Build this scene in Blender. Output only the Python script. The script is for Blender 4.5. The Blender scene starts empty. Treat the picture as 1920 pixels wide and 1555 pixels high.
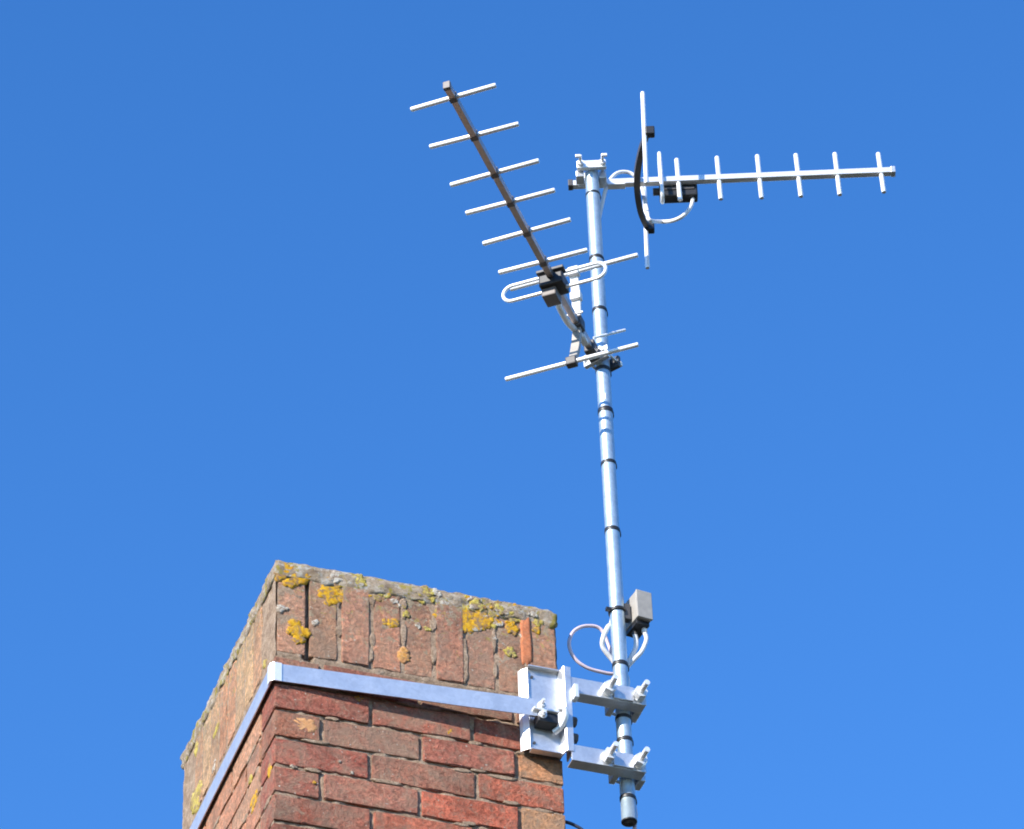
import bpy, bmesh, math, random
from mathutils import Vector, Matrix, Euler, noise

random.seed(7)
C = bpy.context.scene.collection
SC = bpy.context.scene
R = math.radians

# ------------------------------------------------------------------ camera
Z0 = 6.716                     # height of the first full bed joint above the ground
FPX = 7492.74                  # focal length in pixels of the 1920 px wide photograph
CAM_E = Euler((2.26925, 0.029356, -0.332244), 'XYZ')
CAM_T = Vector((-1.958296, -6.798884, -5.116023 + Z0))
cam = bpy.data.cameras.new('camera'); camo = bpy.data.objects.new('camera', cam); C.objects.link(camo)
cam.sensor_width = 36.0; cam.sensor_fit = 'HORIZONTAL'
cam.lens = FPX / 1920 * 36.0
cam.clip_start = 0.1; cam.clip_end = 5000
camo.location = CAM_T; camo.rotation_euler = CAM_E
SC.camera = camo

# ------------------------------------------------------------------ sky, sun, exposure
SUN = Vector((-0.77, -0.44, 0.46)).normalized()          # towards the sun
EL = math.asin(SUN.z); AZ = math.atan2(SUN.x, SUN.y)
w = bpy.data.worlds.new('World'); SC.world = w; w.use_nodes = True
nt = w.node_tree; bg = nt.nodes['Background']
sky = nt.nodes.new('ShaderNodeTexSky'); sky.sky_type = 'NISHITA'; sky.sun_disc = False
sky.sun_elevation = EL; sky.sun_rotation = AZ
sky.air_density = 1.0; sky.dust_density = 0.0; sky.ozone_density = 4.0; sky.altitude = 300
hs_ = nt.nodes.new('ShaderNodeHueSaturation'); hs_.inputs['Saturation'].default_value = 1.235; hs_.inputs['Hue'].default_value = .508     # deep clean blue of a dry day
nt.links.new(sky.outputs[0], hs_.inputs['Color']); nt.links.new(hs_.outputs[0], bg.inputs[0]); bg.inputs[1].default_value = 0.15
sl = bpy.data.lights.new('sun', 'SUN'); sl.energy = 4.0; sl.angle = R(0.5); sl.color = (1.0, 0.94, 0.85)
so = bpy.data.objects.new('sun', sl); C.objects.link(so); so.location = SUN * 30
so.rotation_euler = SUN.to_track_quat('Z', 'Y').to_euler()
SC.view_settings.view_transform = 'Standard'; SC.view_settings.look = 'None'
SC.view_settings.exposure = 1.03; SC.cycles.filter_width = 1.9;  SC.view_settings.gamma = 1.0

# ------------------------------------------------------------------ pixel -> place
MR = CAM_E.to_matrix()
def ray(x, y):
    return (MR @ Vector(((x - 960) / FPX, -(y - 777.5) / FPX, -1))).normalized()
def hit(x, y, p, n):                       # ray against a real plane (point, normal)
    d = ray(x, y); p = Vector(p); n = Vector(n)
    return CAM_T + d * ((p - CAM_T).dot(n) / d.dot(n))
def onY(x, y, Y): return hit(x, y, (0, Y, 0), (0, 1, 0))
def onZ(x, y, Z): return hit(x, y, (0, 0, Z), (0, 0, 1))
def onX(x, y, X): return hit(x, y, (X, 0, 0), (1, 0, 0))

# ------------------------------------------------------------------ materials
def lin(c):
    return tuple(((v / 255) / 12.92 if v / 255 <= .04045 else ((v / 255 + .055) / 1.055) ** 2.4) for v in c)
def mat(name):
    m = bpy.data.materials.new(name); m.use_nodes = True
    return m, m.node_tree, m.node_tree.nodes['Principled BSDF']
def nd(t, typ, **k):
    n = t.nodes.new(typ)
    for a, b in k.items():
        if a.startswith('i_'): n.inputs[a[2:].replace('_', ' ')].default_value = b
        else: setattr(n, a, b)
    return n
def ramp(t, src, stops):
    r = t.nodes.new('ShaderNodeValToRGB'); e = r.color_ramp.elements
    while len(e) < len(stops): e.new(0.5)
    for el, (p, c) in zip(e, stops):
        el.position = p; el.color = (*c, 1) if len(c) == 3 else c
    t.links.new(src, r.inputs[0]); return r
def mixc(t, fac, a, b, mode='MIX'):
    n = t.nodes.new('ShaderNodeMix'); n.data_type = 'RGBA'; n.blend_type = mode
    for s, i in ((fac, 0), (a, 6), (b, 7)):
        if isinstance(s, bpy.types.NodeSocket): t.links.new(s, n.inputs[i])
        else: n.inputs[i].default_value = (*s, 1) if isinstance(s, tuple) else s
    return n.outputs[2]
def noi(t, vec, scale, detail=4, rough=.6, dist=0.0):
    n = nd(t, 'ShaderNodeTexNoise', i_Scale=scale, i_Detail=detail, i_Roughness=rough, i_Distortion=dist)
    t.links.new(vec, n.inputs['Vector']); return n.outputs[0]
def bump(t, bsdf, h, strength, dist):
    b = nd(t, 'ShaderNodeBump', i_Strength=strength, i_Distance=dist)
    t.links.new(h, b.inputs['Height']); t.links.new(b.outputs[0], bsdf.inputs['Normal'])

def brick_material():
    m, t, b = mat('weathered_brick')
    g = nd(t, 'ShaderNodeNewGeometry'); pos = g.outputs['Position']
    oi = nd(t, 'ShaderNodeObjectInfo')
    col = oi.outputs['Color']
    big = noi(t, pos, 22, 5, .65, .4); mid = noi(t, pos, 90, 6, .7); fine = noi(t, pos, 420, 4, .7)
    hs = nd(t, 'ShaderNodeHueSaturation')
    t.links.new(col, hs.inputs['Color'])
    v = ramp(t, mid, [(.32, (.50,) * 3), (.5, (.98,) * 3), (.68, (1.55,) * 3)])
    t.links.new(v.outputs[0], hs.inputs['Value'])
    c = hs.outputs[0]
    # weathered skin: grey-brown grime film and pale mortar smears with shapes of their own
    rnd_ = nd(t, 'ShaderNodeMath', operation='MULTIPLY_ADD'); t.links.new(oi.outputs['Random'], rnd_.inputs[0]); rnd_.inputs[1].default_value = .22
    t.links.new(big, rnd_.inputs[2])
    f1 = ramp(t, rnd_.outputs[0], [(.50, (0,) * 3), (.76, (.7,) * 3)])
    c = mixc(t, f1.outputs[0], c, (.40, .28, .20))
    sm = noi(t, pos, 48, 7, .8, 1.4)
    f2 = ramp(t, sm, [(.53, (0,) * 3), (.66, (.72,) * 3)])
    c = mixc(t, f2.outputs[0], c, (.52, .38, .27))
    pit = noi(t, pos, 120, 4, .7, .8)
    f3 = ramp(t, pit, [(.28, (.8,) * 3), (.38, (0,) * 3)])
    c = mixc(t, f3.outputs[0], c, (.06, .03, .024))
    spk = noi(t, pos, 95, 2, .4)
    f4 = ramp(t, spk, [(.70, (0,) * 3), (.73, (.85,) * 3)])
    c = mixc(t, f4.outputs[0], c, (.62, .56, .47))
    lf = ramp(t, noi(t, pos, 8, 4, .6, .5), [(.32, (.66,) * 3), (.5, (1.0,) * 3), (.70, (1.18, 1.14, 1.08))])
    c = mixc(t, 1.0, c, lf.outputs[0], 'MULTIPLY')
    # crustose lichen film that grows on the weather-beaten upper course
    sp = nd(t, 'ShaderNodeSeparateXYZ'); t.links.new(pos, sp.inputs[0])
    zr = nd(t, 'ShaderNodeMapRange'); t.links.new(sp.outputs[2], zr.inputs[0])
    zr.inputs[1].default_value = Z0 + .12; zr.inputs[2].default_value = Z0 + .40; zr.inputs[3].default_value = -.09; zr.inputs[4].default_value = .07
    for sc, col_, th in ((40, (.46, .37, .25), .55), (55, (.52, .42, .12), .60), (70, (.58, .54, .46), .62)):
        n_ = noi(t, pos, sc, 6, .72, .8)
        ad = nd(t, 'ShaderNodeMath', operation='ADD'); t.links.new(n_, ad.inputs[0]); t.links.new(zr.outputs[0], ad.inputs[1])
        fl = ramp(t, ad.outputs[0], [(th, (0,) * 3), (th + .07, (.85,) * 3)])
        c = mixc(t, fl.outputs[0], c, col_)
    t.links.new(c, b.inputs['Base Color'])
    b.inputs['Roughness'].default_value = .92
    b.inputs['Specular IOR Level'].default_value = .2
    a = nd(t, 'ShaderNodeMath', operation='MULTIPLY_ADD'); t.links.new(mid, a.inputs[0]); a.inputs[1].default_value = 1.5; t.links.new(fine, a.inputs[2])
    bump(t, b, a.outputs[0], 1.0, .009)
    return m
def mortar_material(name, c1, c2, c3, moss=0.0):
    m, t, b = mat(name)
    g = nd(t, 'ShaderNodeNewGeometry'); pos = g.outputs['Position']
    n1 = noi(t, pos, 30, 6, .7); n2 = noi(t, pos, 160, 4, .7); n3 = noi(t, pos, 700, 2, .6)
    r = ramp(t, n1, [(.3, c1), (.52, c2), (.75, c3)])
    c = mixc(t, .45, r.outputs[0], ramp(t, n2, [(.3, (.25,) * 3), (.7, (.95,) * 3)]).outputs[0], 'OVERLAY')
    if moss:
        ml = noi(t, pos, 34, 5, .65, .5)
        f = ramp(t, ml, [(.53, (0,) * 3), (.60, (moss,) * 3)])
        c = mixc(t, f.outputs[0], c, (.42, .34, .06))
        ml2 = noi(t, pos, 41, 5, .7, .9)
        f = ramp(t, ml2, [(.55, (0,) * 3), (.62, (.8,) * 3)])
        c = mixc(t, f.outputs[0], c, (.62, .60, .54))
    t.links.new(c, b.inputs['Base Color']); b.inputs['Roughness'].default_value = .95
    b.inputs['Specular IOR Level'].default_value = .15
    a = nd(t, 'ShaderNodeMath', operation='MULTIPLY_ADD'); t.links.new(n2, a.inputs[0]); a.inputs[1].default_value = 1.2; t.links.new(n3, a.inputs[2])
    bump(t, b, a.outputs[0], .9, .008)
    return m
def metal_material(name, c, rough, metallic=1.0, spangle=.12, streak=0.0):
    m, t, b = mat(name)
    tc = nd(t, 'ShaderNodeTexCoord'); g = nd(t, 'ShaderNodeNewGeometry')
    v = nd(t, 'ShaderNodeTexVoronoi', i_Scale=140.0); t.links.new(g.outputs['Position'], v.inputs['Vector'])
    bw = nd(t, 'ShaderNodeRGBToBW'); t.links.new(v.outputs['Color'], bw.inputs[0])
    n = noi(t, g.outputs['Position'], 35, 5, .6)
    a = nd(t, 'ShaderNodeMath', operation='MULTIPLY_ADD'); t.links.new(bw.outputs[0], a.inputs[0]); a.inputs[1].default_value = .5; t.links.new(n, a.inputs[2])
    r = ramp(t, a.outputs[0], [(.35, tuple(x * (1 - spangle) for x in c)), (1.0, tuple(min(1, x * (1 + spangle)) for x in c))])
    t.links.new(r.outputs[0], b.inputs['Base Color'])
    rr = nd(t, 'ShaderNodeMapRange'); t.links.new(n, rr.inputs[0]); rr.inputs[3].default_value = rough - .07; rr.inputs[4].default_value = rough + .1
    t.links.new(rr.outputs[0], b.inputs['Roughness'])
    b.inputs['Metallic'].default_value = metallic
    bump(t, b, noi(t, g.outputs['Position'], 260, 3, .6), .12, .001)
    return m
def plain_material(name, c, rough=.5, var=.12, spec=.5):
    m, t, b = mat(name)
    g = nd(t, 'ShaderNodeNewGeometry')
    n = noi(t, g.outputs['Position'], 60, 5, .6)
    r = ramp(t, n, [(.3, tuple(x * (1 - var) for x in c)), (.7, tuple(min(1, x * (1 + var)) for x in c))])
    t.links.new(r.outputs[0], b.inputs['Base Color']); b.inputs['Roughness'].default_value = rough
    b.inputs['Specular IOR Level'].default_value = spec
    bump(t, b, noi(t, g.outputs['Position'], 300, 3, .6), .1, .001)
    return m
def lichen_material(name, c1, c2, c3, hole=.9):
    m, t, b = mat(name)
    g = nd(t, 'ShaderNodeNewGeometry'); pos = g.outputs['Position']
    n = noi(t, pos, 150, 5, .75)
    r = ramp(t, n, [(.32, c1), (.5, c2), (.68, c3)])
    h_ = noi(t, pos, 75, 6, .72, .7)                      # holes where brick and grime show through the crust
    f = ramp(t, h_, [(.42, (hole,) * 3), (.53, (0,) * 3)])
    c = mixc(t, f.outputs[0], r.outputs[0], (.27, .18, .125))
    t.links.new(c, b.inputs['Base Color']); b.inputs['Roughness'].default_value = .95
    b.inputs['Specular IOR Level'].default_value = .1
    bump(t, b, noi(t, pos, 500, 4, .7), .9, .004)
    return m
def shaft_material():
    m, t, b = mat('brick_shaft')
    g = nd(t, 'ShaderNodeNewGeometry')
    mp = nd(t, 'ShaderNodeCombineXYZ'); sp = nd(t, 'ShaderNodeSeparateXYZ'); t.links.new(g.outputs['Position'], sp.inputs[0])
    ad = nd(t, 'ShaderNodeMath', operation='ADD'); t.links.new(sp.outputs[0], ad.inputs[0]); t.links.new(sp.outputs[1], ad.inputs[1])
    t.links.new(ad.outputs[0], mp.inputs[0]); t.links.new(sp.outputs[2], mp.inputs[1])
    br = nd(t, 'ShaderNodeTexBrick', i_Scale=1.0); t.links.new(mp.outputs[0], br.inputs['Vector'])
    br.inputs['Color1'].default_value = (.28, .09, .065, 1); br.inputs['Color2'].default_value = (.34, .14, .10, 1)
    br.inputs['Mortar'].default_value = (.35, .29, .23, 1); br.inputs['Mortar Size'].default_value = .005
    br.inputs['Brick Width'].default_value = .225; br.inputs['Row Height'].default_value = .0732
    t.links.new(br.outputs[0], b.inputs['Base Color']); b.inputs['Roughness'].default_value = .95
    return m
M = {
    'brick': brick_material(),
    'mortar': mortar_material('joint_mortar', (.28, .185, .125), (.46, .33, .23), (.64, .50, .37)),
    'flaunch': mortar_material('cap_mortar', (.25, .18, .125), (.46, .36, .26), (.72, .64, .54), moss=.85),
    'shaft': shaft_material(),
    'galv': metal_material('galvanised_steel', (.66, .66, .67), .38, .72, .10),
    'galv_tube': metal_material('galvanised_mast', (.45, .55, .61), .42, .68, .12),
    'zinc': metal_material('bright_zinc', (.84, .84, .84), .42, .45, .06),
    'alu': metal_material('aluminium', (.88, .88, .88), .45, .35, .04),
    'alu_boom': metal_material('aluminium_boom', (.80, .79, .78), .36, .5, .05),
    'boom_shaded': metal_material('shade_brown_boom', (.50, .42, .38), .38, .8, .12),  # brown of the shaded underside put into the whole boom colour
    'clip': plain_material('brown_grey_plastic', (.17, .145, .135), .5),
    'black': plain_material('black_plastic', (.018, .018, .02), .45),
    'grey': plain_material('grey_plastic', (.36, .33, .29), .5),
    'dgrey': plain_material('dark_grey_plastic', (.07, .065, .065), .5),
    'white': plain_material('white_plastic', (.78, .77, .75), .45, .06),
    'coax': plain_material('white_coax_sheath', (.76, .74, .73), .4, .06),
    'coax_pink': plain_material('aged_coax_sheath', (.62, .50, .54), .45, .08),
    'coax_dark': plain_material('dark_coax_sheath', (.03, .035, .06), .45, .08),
    'gold': lichen_material('golden_lichen', (.46, .19, .012), (.68, .36, .022), (.78, .49, .05)),
    'ylw': lichen_material('yellow_lichen', (.34, .26, .04), (.55, .43, .09), (.66, .57, .24)),
    'org': lichen_material('orange_lichen', (.50, .22, .05), (.66, .32, .09), (.72, .46, .20)),
    'wht': lichen_material('white_lichen', (.44, .38, .29), (.58, .52, .43), (.70, .65, .56)),
}
def ground_material():
    m, t, b = mat('ground_grass_and_soil')
    g = nd(t, 'ShaderNodeNewGeometry'); pos = g.outputs['Position']
    n = noi(t, pos, .35, 6, .6); n2 = noi(t, pos, 9, 6, .7)
    r = ramp(t, n, [(.35, (.034, .027, .018)), (.55, (.030, .033, .016)), (.75, (.050, .038, .028))])
    c = mixc(t, .5, r.outputs[0], ramp(t, n2, [(.3, (.3,) * 3), (.7, (.8,) * 3)]).outputs[0], 'OVERLAY')
    t.links.new(c, b.inputs['Base Color']); b.inputs['Roughness'].default_value = 1.0
    bump(t, b, n2, .5, .05)
    return m

# ------------------------------------------------------------------ mesh helpers
class MB:
    def __init__(s): s.v = []; s.f = []; s.smooth = []
    def add(s, vs, fs, smooth=False):
        o = len(s.v); s.v += [tuple(x) for x in vs]; s.f += [tuple(i + o for i in f) for f in fs]; s.smooth += [smooth] * len(fs)
    def box(s, c, ax, hs, bev=0.0):
        """box at c along the three unit axes ax with half sizes hs; small real bevels"""
        bm = bmesh.new(); bmesh.ops.create_cube(bm, size=2.0)
        for v in bm.verts: v.co = Vector((v.co.x * hs[0], v.co.y * hs[1], v.co.z * hs[2]))
        if bev: bmesh.ops.bevel(bm, geom=bm.edges[:], offset=bev, segments=2, affect='EDGES', profile=.5)
        A = Matrix(ax).transposed()
        s.add([Vector(c) + A @ v.co for v in bm.verts], [[v.index for v in f.verts] for f in (bm.verts.index_update(), bm.faces)[1]])
        bm.free()
    def tube(s, pts, r, n=12, cap=True, rs=None, close=False):
        pts = [Vector(p) for p in pts]; k = len(pts); tg = []
        for i in range(k):
            if close: d = pts[(i + 1) % k] - pts[i - 1]
            else: d = pts[min(i + 1, k - 1)] - pts[max(i - 1, 0)]
            tg.append(d.normalized())
        u = tg[0].orthogonal().normalized(); vs = []
        for i in range(k):
            u = (u - tg[i] * u.dot(tg[i])).normalized(); w_ = tg[i].cross(u)
            rr = rs[i] if rs else r
            for j in range(n):
                a = 2 * math.pi * j / n
                vs.append(pts[i] + (u * math.cos(a) + w_ * math.sin(a)) * rr)
        fs = []
        for i in range(k if close else k - 1):
            i2 = (i + 1) % k
            for j in range(n): fs.append((i * n + j, i * n + (j + 1) % n, i2 * n + (j + 1) % n, i2 * n + j))
        s.add(vs, fs, True)
        if cap and not close:
            s.add(vs[:n], [tuple(reversed(range(n)))]); s.add(vs[-n:], [tuple(range(n))])
    def prism(s, c, axis, r, h, n=6, rot=0.0):
        axis = Vector(axis).normalized(); u = axis.orthogonal().normalized(); w_ = axis.cross(u); c = Vector(c)
        vs = []
        for z in (-h / 2, h / 2):
            for j in range(n):
                a = rot + 2 * math.pi * j / n; vs.append(c + axis * z + (u * math.cos(a) + w_ * math.sin(a)) * r)
        fs = [tuple(reversed(range(n))), tuple(range(n, 2 * n))] + [(j, (j + 1) % n, n + (j + 1) % n, n + j) for j in range(n)]
        s.add(vs, fs)
    def ring(s, c, axis, ro, ri, h, n=28):
        axis = Vector(axis).normalized(); u = axis.orthogonal().normalized(); w_ = axis.cross(u); c = Vector(c); vs = []
        b = min(h * .25, (ro - ri) * .3)
        prof = [(ri, -h / 2), (ro - b, -h / 2), (ro, -h / 2 + b), (ro, h / 2 - b), (ro - b, h / 2), (ri, h / 2)]; k = len(prof)
        for j in range(n):
            a = 2 * math.pi * j / n; d = u * math.cos(a) + w_ * math.sin(a)
            for r_, z in prof: vs.append(c + d * r_ + axis * z)
        fs = [(j * k + i, ((j + 1) % n) * k + i, ((j + 1) % n) * k + (i + 1) % k, j * k + (i + 1) % k) for j in range(n) for i in range(k)]
        s.add(vs, fs, True)
    def mesh(s, name):
        me = bpy.data.meshes.new(name); me.from_pydata(s.v, [], s.f); me.update()
        me.polygons.foreach_set('use_smooth', s.smooth)
        bm = bmesh.new(); bm.from_mesh(me); bmesh.ops.recalc_face_normals(bm, faces=bm.faces[:]); bm.to_mesh(me); bm.free()
        return me
    def build(s, name, m, parent=None, label=None):
        me = s.mesh(name); me.materials.append(m); return link(name, me, parent, label)
def link(name, me, parent=None, label=None):
    o = bpy.data.objects.new(name, me); C.objects.link(o)
    if parent:
        o.parent = parent; o.matrix_parent_inverse = Matrix.Translation(-parent.location)
    if label: o['label'] = label
    return o
def thing(name, label, cat, loc, group=None):
    o = bpy.data.objects.new(name, None); C.objects.link(o); o.location = loc; o.empty_display_size = .1
    o['label'] = label; o['category'] = cat
    if group: o['group'] = group
    return o
def tag(o, label, cat, group=None):
    o['label'] = label; o['category'] = cat
    if group: o['group'] = group
    return o
def spline(pts, n=10):
    pts = [Vector(p) for p in pts]; out = []
    q = [pts[0] * 2 - pts[1]] + pts + [pts[-1] * 2 - pts[-2]]
    for i in range(1, len(q) - 2):
        p0, p1, p2, p3 = q[i - 1:i + 3]
        for j in range(n):
            t = j / n
            out.append(.5 * ((2 * p1) + (p2 - p0) * t + (2 * p0 - 5 * p1 + 4 * p2 - p3) * t * t + (3 * p1 - p0 - 3 * p2 + p3) * t ** 3))
    out.append(pts[-1]); return out
XA, YA, ZA = Vector((1, 0, 0)), Vector((0, 1, 0)), Vector((0, 0, 1))
AX = (XA, YA, ZA)

# ------------------------------------------------------------------ ground
g = MB(); S = 2000
N = 8
g.add([(-S + 2 * S * i / N, -S + 2 * S * j / N, 0) for j in range(N + 1) for i in range(N + 1)],
      [(j * (N + 1) + i, j * (N + 1) + i + 1, (j + 1) * (N + 1) + i + 1, (j + 1) * (N + 1) + i) for j in range(N) for i in range(N)])
go = g.build('ground', ground_material()); go['kind'] = 'structure'

# ------------------------------------------------------------------ chimney
WX, DY, PP = .665, .7775, .0732          # width, depth, course height
BH = .0645                               # brick face height
chim = thing('brick_chimney', 'weathered red brick chimney with lichen-spotted soldier course and mortar cap', 'chimney', (WX / 2, DY / 2, 0))
REC = .0045                               # joint recess
SB, ST = Z0 + 2 * PP + .004, Z0 + .370   # soldier course
ROW_LO = -9

zlo = Z0 + ROW_LO * PP
def core():
    """mortar seen in the joints: an uneven skin a few millimetres behind the brick faces"""
    mb = MB(); st = .0055; nz = int((ST - zlo) / st); pw_ = WX / 9
    for side in range(4):
        W_ = WX if side % 2 == 0 else DY; n_ = int(W_ / st); vs = []
        for k in range(nz + 1):
            z = zlo + (ST - zlo) * k / nz
            for i in range(n_ + 1):
                u = W_ * i / n_
                q = Vector((u, z - Z0, side * 3.7))
                d = .0050 + .0046 * noise.noise(q * 26) + .0030 * noise.noise(q * 75)
                if z > SB - .006: d = d * .55 - .0012
                if side == 0 and z > SB - .01 and abs(u - pw_) < .012: d = .015          # this joint has lost its pointing
                d = max(.0006, d); uu = min(max(u, .004), W_ - .004)
                vs.append([(uu, d, z), (WX - d, uu, z), (uu, DY - d, z), (d, uu, z)][side])
        mb.add(vs, [(k * (n_ + 1) + i, k * (n_ + 1) + i + 1, (k + 1) * (n_ + 1) + i + 1, (k + 1) * (n_ + 1) + i) for k in range(nz) for i in range(n_)], True)
    return mb.build('mortar_core', M['mortar'], chim)
core()
mb = MB(); mb.box((WX / 2, DY / 2, zlo / 2 - .002), AX, (WX / 2, DY / 2, zlo / 2 - .002))
mb.build('lower_shaft', M['shaft'], chim)

def brick_mesh(l, h, d, seed):
    """one worn brick, l along X, d along Y, h along Z, centred; edges rounded and nibbled"""
    rnd = random.Random(seed)
    bm = bmesh.new(); bmesh.ops.create_cube(bm, size=1.0)
    def cut(axis, size):
        n = max(2, round(size / .024)); e_ = .0026 / size
        for q in [-.5 + e_] + [-.5 + i / n for i in range(1, n)] + [.5 - e_]:
            p = Vector((0, 0, 0)); p[axis] = q; no = Vector((0, 0, 0)); no[axis] = 1
            bmesh.ops.bisect_plane(bm, geom=bm.verts[:] + bm.edges[:] + bm.faces[:], plane_co=p, plane_no=no)
    cut(0, l); cut(1, d); cut(2, h)
    off = Vector((rnd.uniform(0, 99), rnd.uniform(0, 99), rnd.uniform(0, 99)))
    for v in bm.verts:
        e = [abs(abs(c) - .5) < 1e-4 for c in v.co]
        p = Vector((v.co.x * l, v.co.y * d, v.co.z * h))
        k = sum(e)
        nn = noise.noise(p * 62 + off)
        if k >= 2:
            amt = (.0004 + .0075 * max(0, nn - .14)) * (1.5 if k == 3 else 1)
            for a in range(3):
                if e[a]: p[a] -= math.copysign(amt, p[a])
        elif k == 1:
            for a in range(3):
                if e[a]: p[a] += math.copysign(.0009 * noise.noise(p * 20 + off * 2), p[a])
        v.co = p
    me = bpy.data.meshes.new('brick'); bm.to_mesh(me); bm.free()
    me.materials.append(M['brick'])
    return me
BM = {}
def put_brick(cx, cy, cz, l, h, d, col, along='X', proud=0.0):
    key = (round(l, 3), round(h, 3), round(d, 3)); lst = BM.setdefault(key, [])
    if len(lst) < 4: lst.append(brick_mesh(l, h, d, len(BM) * 17 + len(lst)))
    me = random.choice(lst)
    o = bpy.data.objects.new('brick', me); C.objects.link(o)
    o.parent = chim; o.matrix_parent_inverse = Matrix.Translation(-chim.location)
    o.location = (cx, cy, cz)
    o.rotation_euler = (random.gauss(0, .004), random.gauss(0, .006), (math.pi / 2 if along == 'Y' else 0) + random.gauss(0, .005) + random.choice((0, math.pi)))
    o.color = (*col, 1)
    return o
KF = 1.42                                 # albedo = photographed colour x KF / light
def alb(c, k=None):
    c = tuple(a * .62 + b * .38 for a, b in zip(c, (176, 124, 96)))
    l_ = [x * (k or KF) for x in lin(c)]; f_ = min(1, .72 / max(l_)); return tuple(x * f_ for x in l_)
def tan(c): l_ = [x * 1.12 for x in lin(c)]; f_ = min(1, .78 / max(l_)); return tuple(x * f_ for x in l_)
REDS = [(142, 78, 68), (158, 84, 70), (140, 86, 76), (150, 96, 84), (165, 92, 76), (132, 72, 64)]
PALE = [(240, 196, 150), (234, 178, 136), (242, 206, 160), (228, 168, 130), (238, 188, 144)]  # side and back soldiers, paled to carry the sun on the left face
LEFT_LIT = [(214, 150, 120), (224, 168, 134), (200, 130, 104), (230, 178, 142), (218, 154, 122)]  # left-face courses, stronger sunlight put into the brick colours
front_rows = {                            # joints along X and the colours seen
    1: ([.1075, .333, .556], [(140, 92, 78), (140, 84, 72), (135, 80, 70), (150, 95, 80)]),
    0: ([.220, .455], [(142, 74, 66), (168, 86, 72), (146, 72, 60)]),
    -1: ([.1075, .335, .557], [(150, 92, 74), (152, 98, 84), (150, 84, 74), (224, 160, 112)]),
    -2: ([.217, .462], [(154, 74, 66), (148, 92, 78), (172, 84, 66)]),
    -3: ([.1075, .330, .560], [(146, 74, 66), (156, 98, 86), (196, 92, 72), (226, 172, 124)]),
    -4: ([.220, .455], [(160, 84, 70), (186, 96, 76), (150, 84, 72)]),
}
J = .0105
BD = .1025                                # brick depth into the wall
for k in range(ROW_LO, 2):
    z = Z0 + k * PP + BH / 2
    js, cols = front_rows.get(k, ([.1075, .333, .557] if k % 2 else [.22, .447], None))
    ed = [0] + js + [WX]
    for i in range(len(ed) - 1):
        a = ed[i] + (J / 2 if i else 0); b = ed[i + 1] - (J / 2 if i < len(ed) - 2 else 0)
        c = cols[i] if cols else random.choice(REDS)
        put_brick((a + b) / 2, BD / 2 + random.uniform(-.0015, .0015), z, b - a, BH, BD, alb(c))
    ed2 = [0, .22, .447, WX] if k % 2 else [0, .1075, .333, .557, WX]
    for i in range(len(ed2) - 1):         # back face
        a = ed2[i] + (J / 2 if i else 0); b = ed2[i + 1] - (J / 2 if i < len(ed2) - 2 else 0)
        put_brick((a + b) / 2, DY - BD / 2, z, b - a, BH, BD, alb(random.choice(REDS)))
    # sides, between front and back bricks
    lo, hi = BD + J, DY - BD - J
    sj = [lo, lo + .1075, lo + .3325, hi] if k % 2 else [lo, lo + .225, lo + .45, hi]
    for sx, pal in ((0, LEFT_LIT), (1, REDS)):
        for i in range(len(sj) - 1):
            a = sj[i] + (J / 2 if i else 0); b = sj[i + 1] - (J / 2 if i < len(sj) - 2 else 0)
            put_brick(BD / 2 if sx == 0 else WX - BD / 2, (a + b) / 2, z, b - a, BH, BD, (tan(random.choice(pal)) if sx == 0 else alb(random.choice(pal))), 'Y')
# soldier course
scol = [(214, 162, 134), (182, 140, 112), (196, 140, 118), (204, 144, 118), (184, 136, 112), (194, 134, 112), (190, 136, 114), (180, 132, 108), (200, 150, 122)]
SH = ST - SB - .006; pw = WX / 9
for i in range(9):
    put_brick((i + .5) * pw, BD / 2 + random.uniform(-.003, .001), (SB + ST) / 2, pw - J, SH, BD, alb(scol[i], 1.22))
    put_brick((i + .5) * pw, DY - BD / 2, (SB + ST) / 2, pw - J, SH, BD, tan(random.choice(PALE)))
lo, hi = BD + J, DY - BD - J; ns = 8; pd = (hi - lo + J) / ns
for i in range(ns):
    y = lo + (i + .5) * pd - J / 2
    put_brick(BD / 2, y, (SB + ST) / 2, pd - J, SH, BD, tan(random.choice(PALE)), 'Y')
    put_brick(WX - BD / 2, y, (SB + ST) / 2, pd - J, SH, BD, tan(random.choice(PALE)), 'Y')

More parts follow.
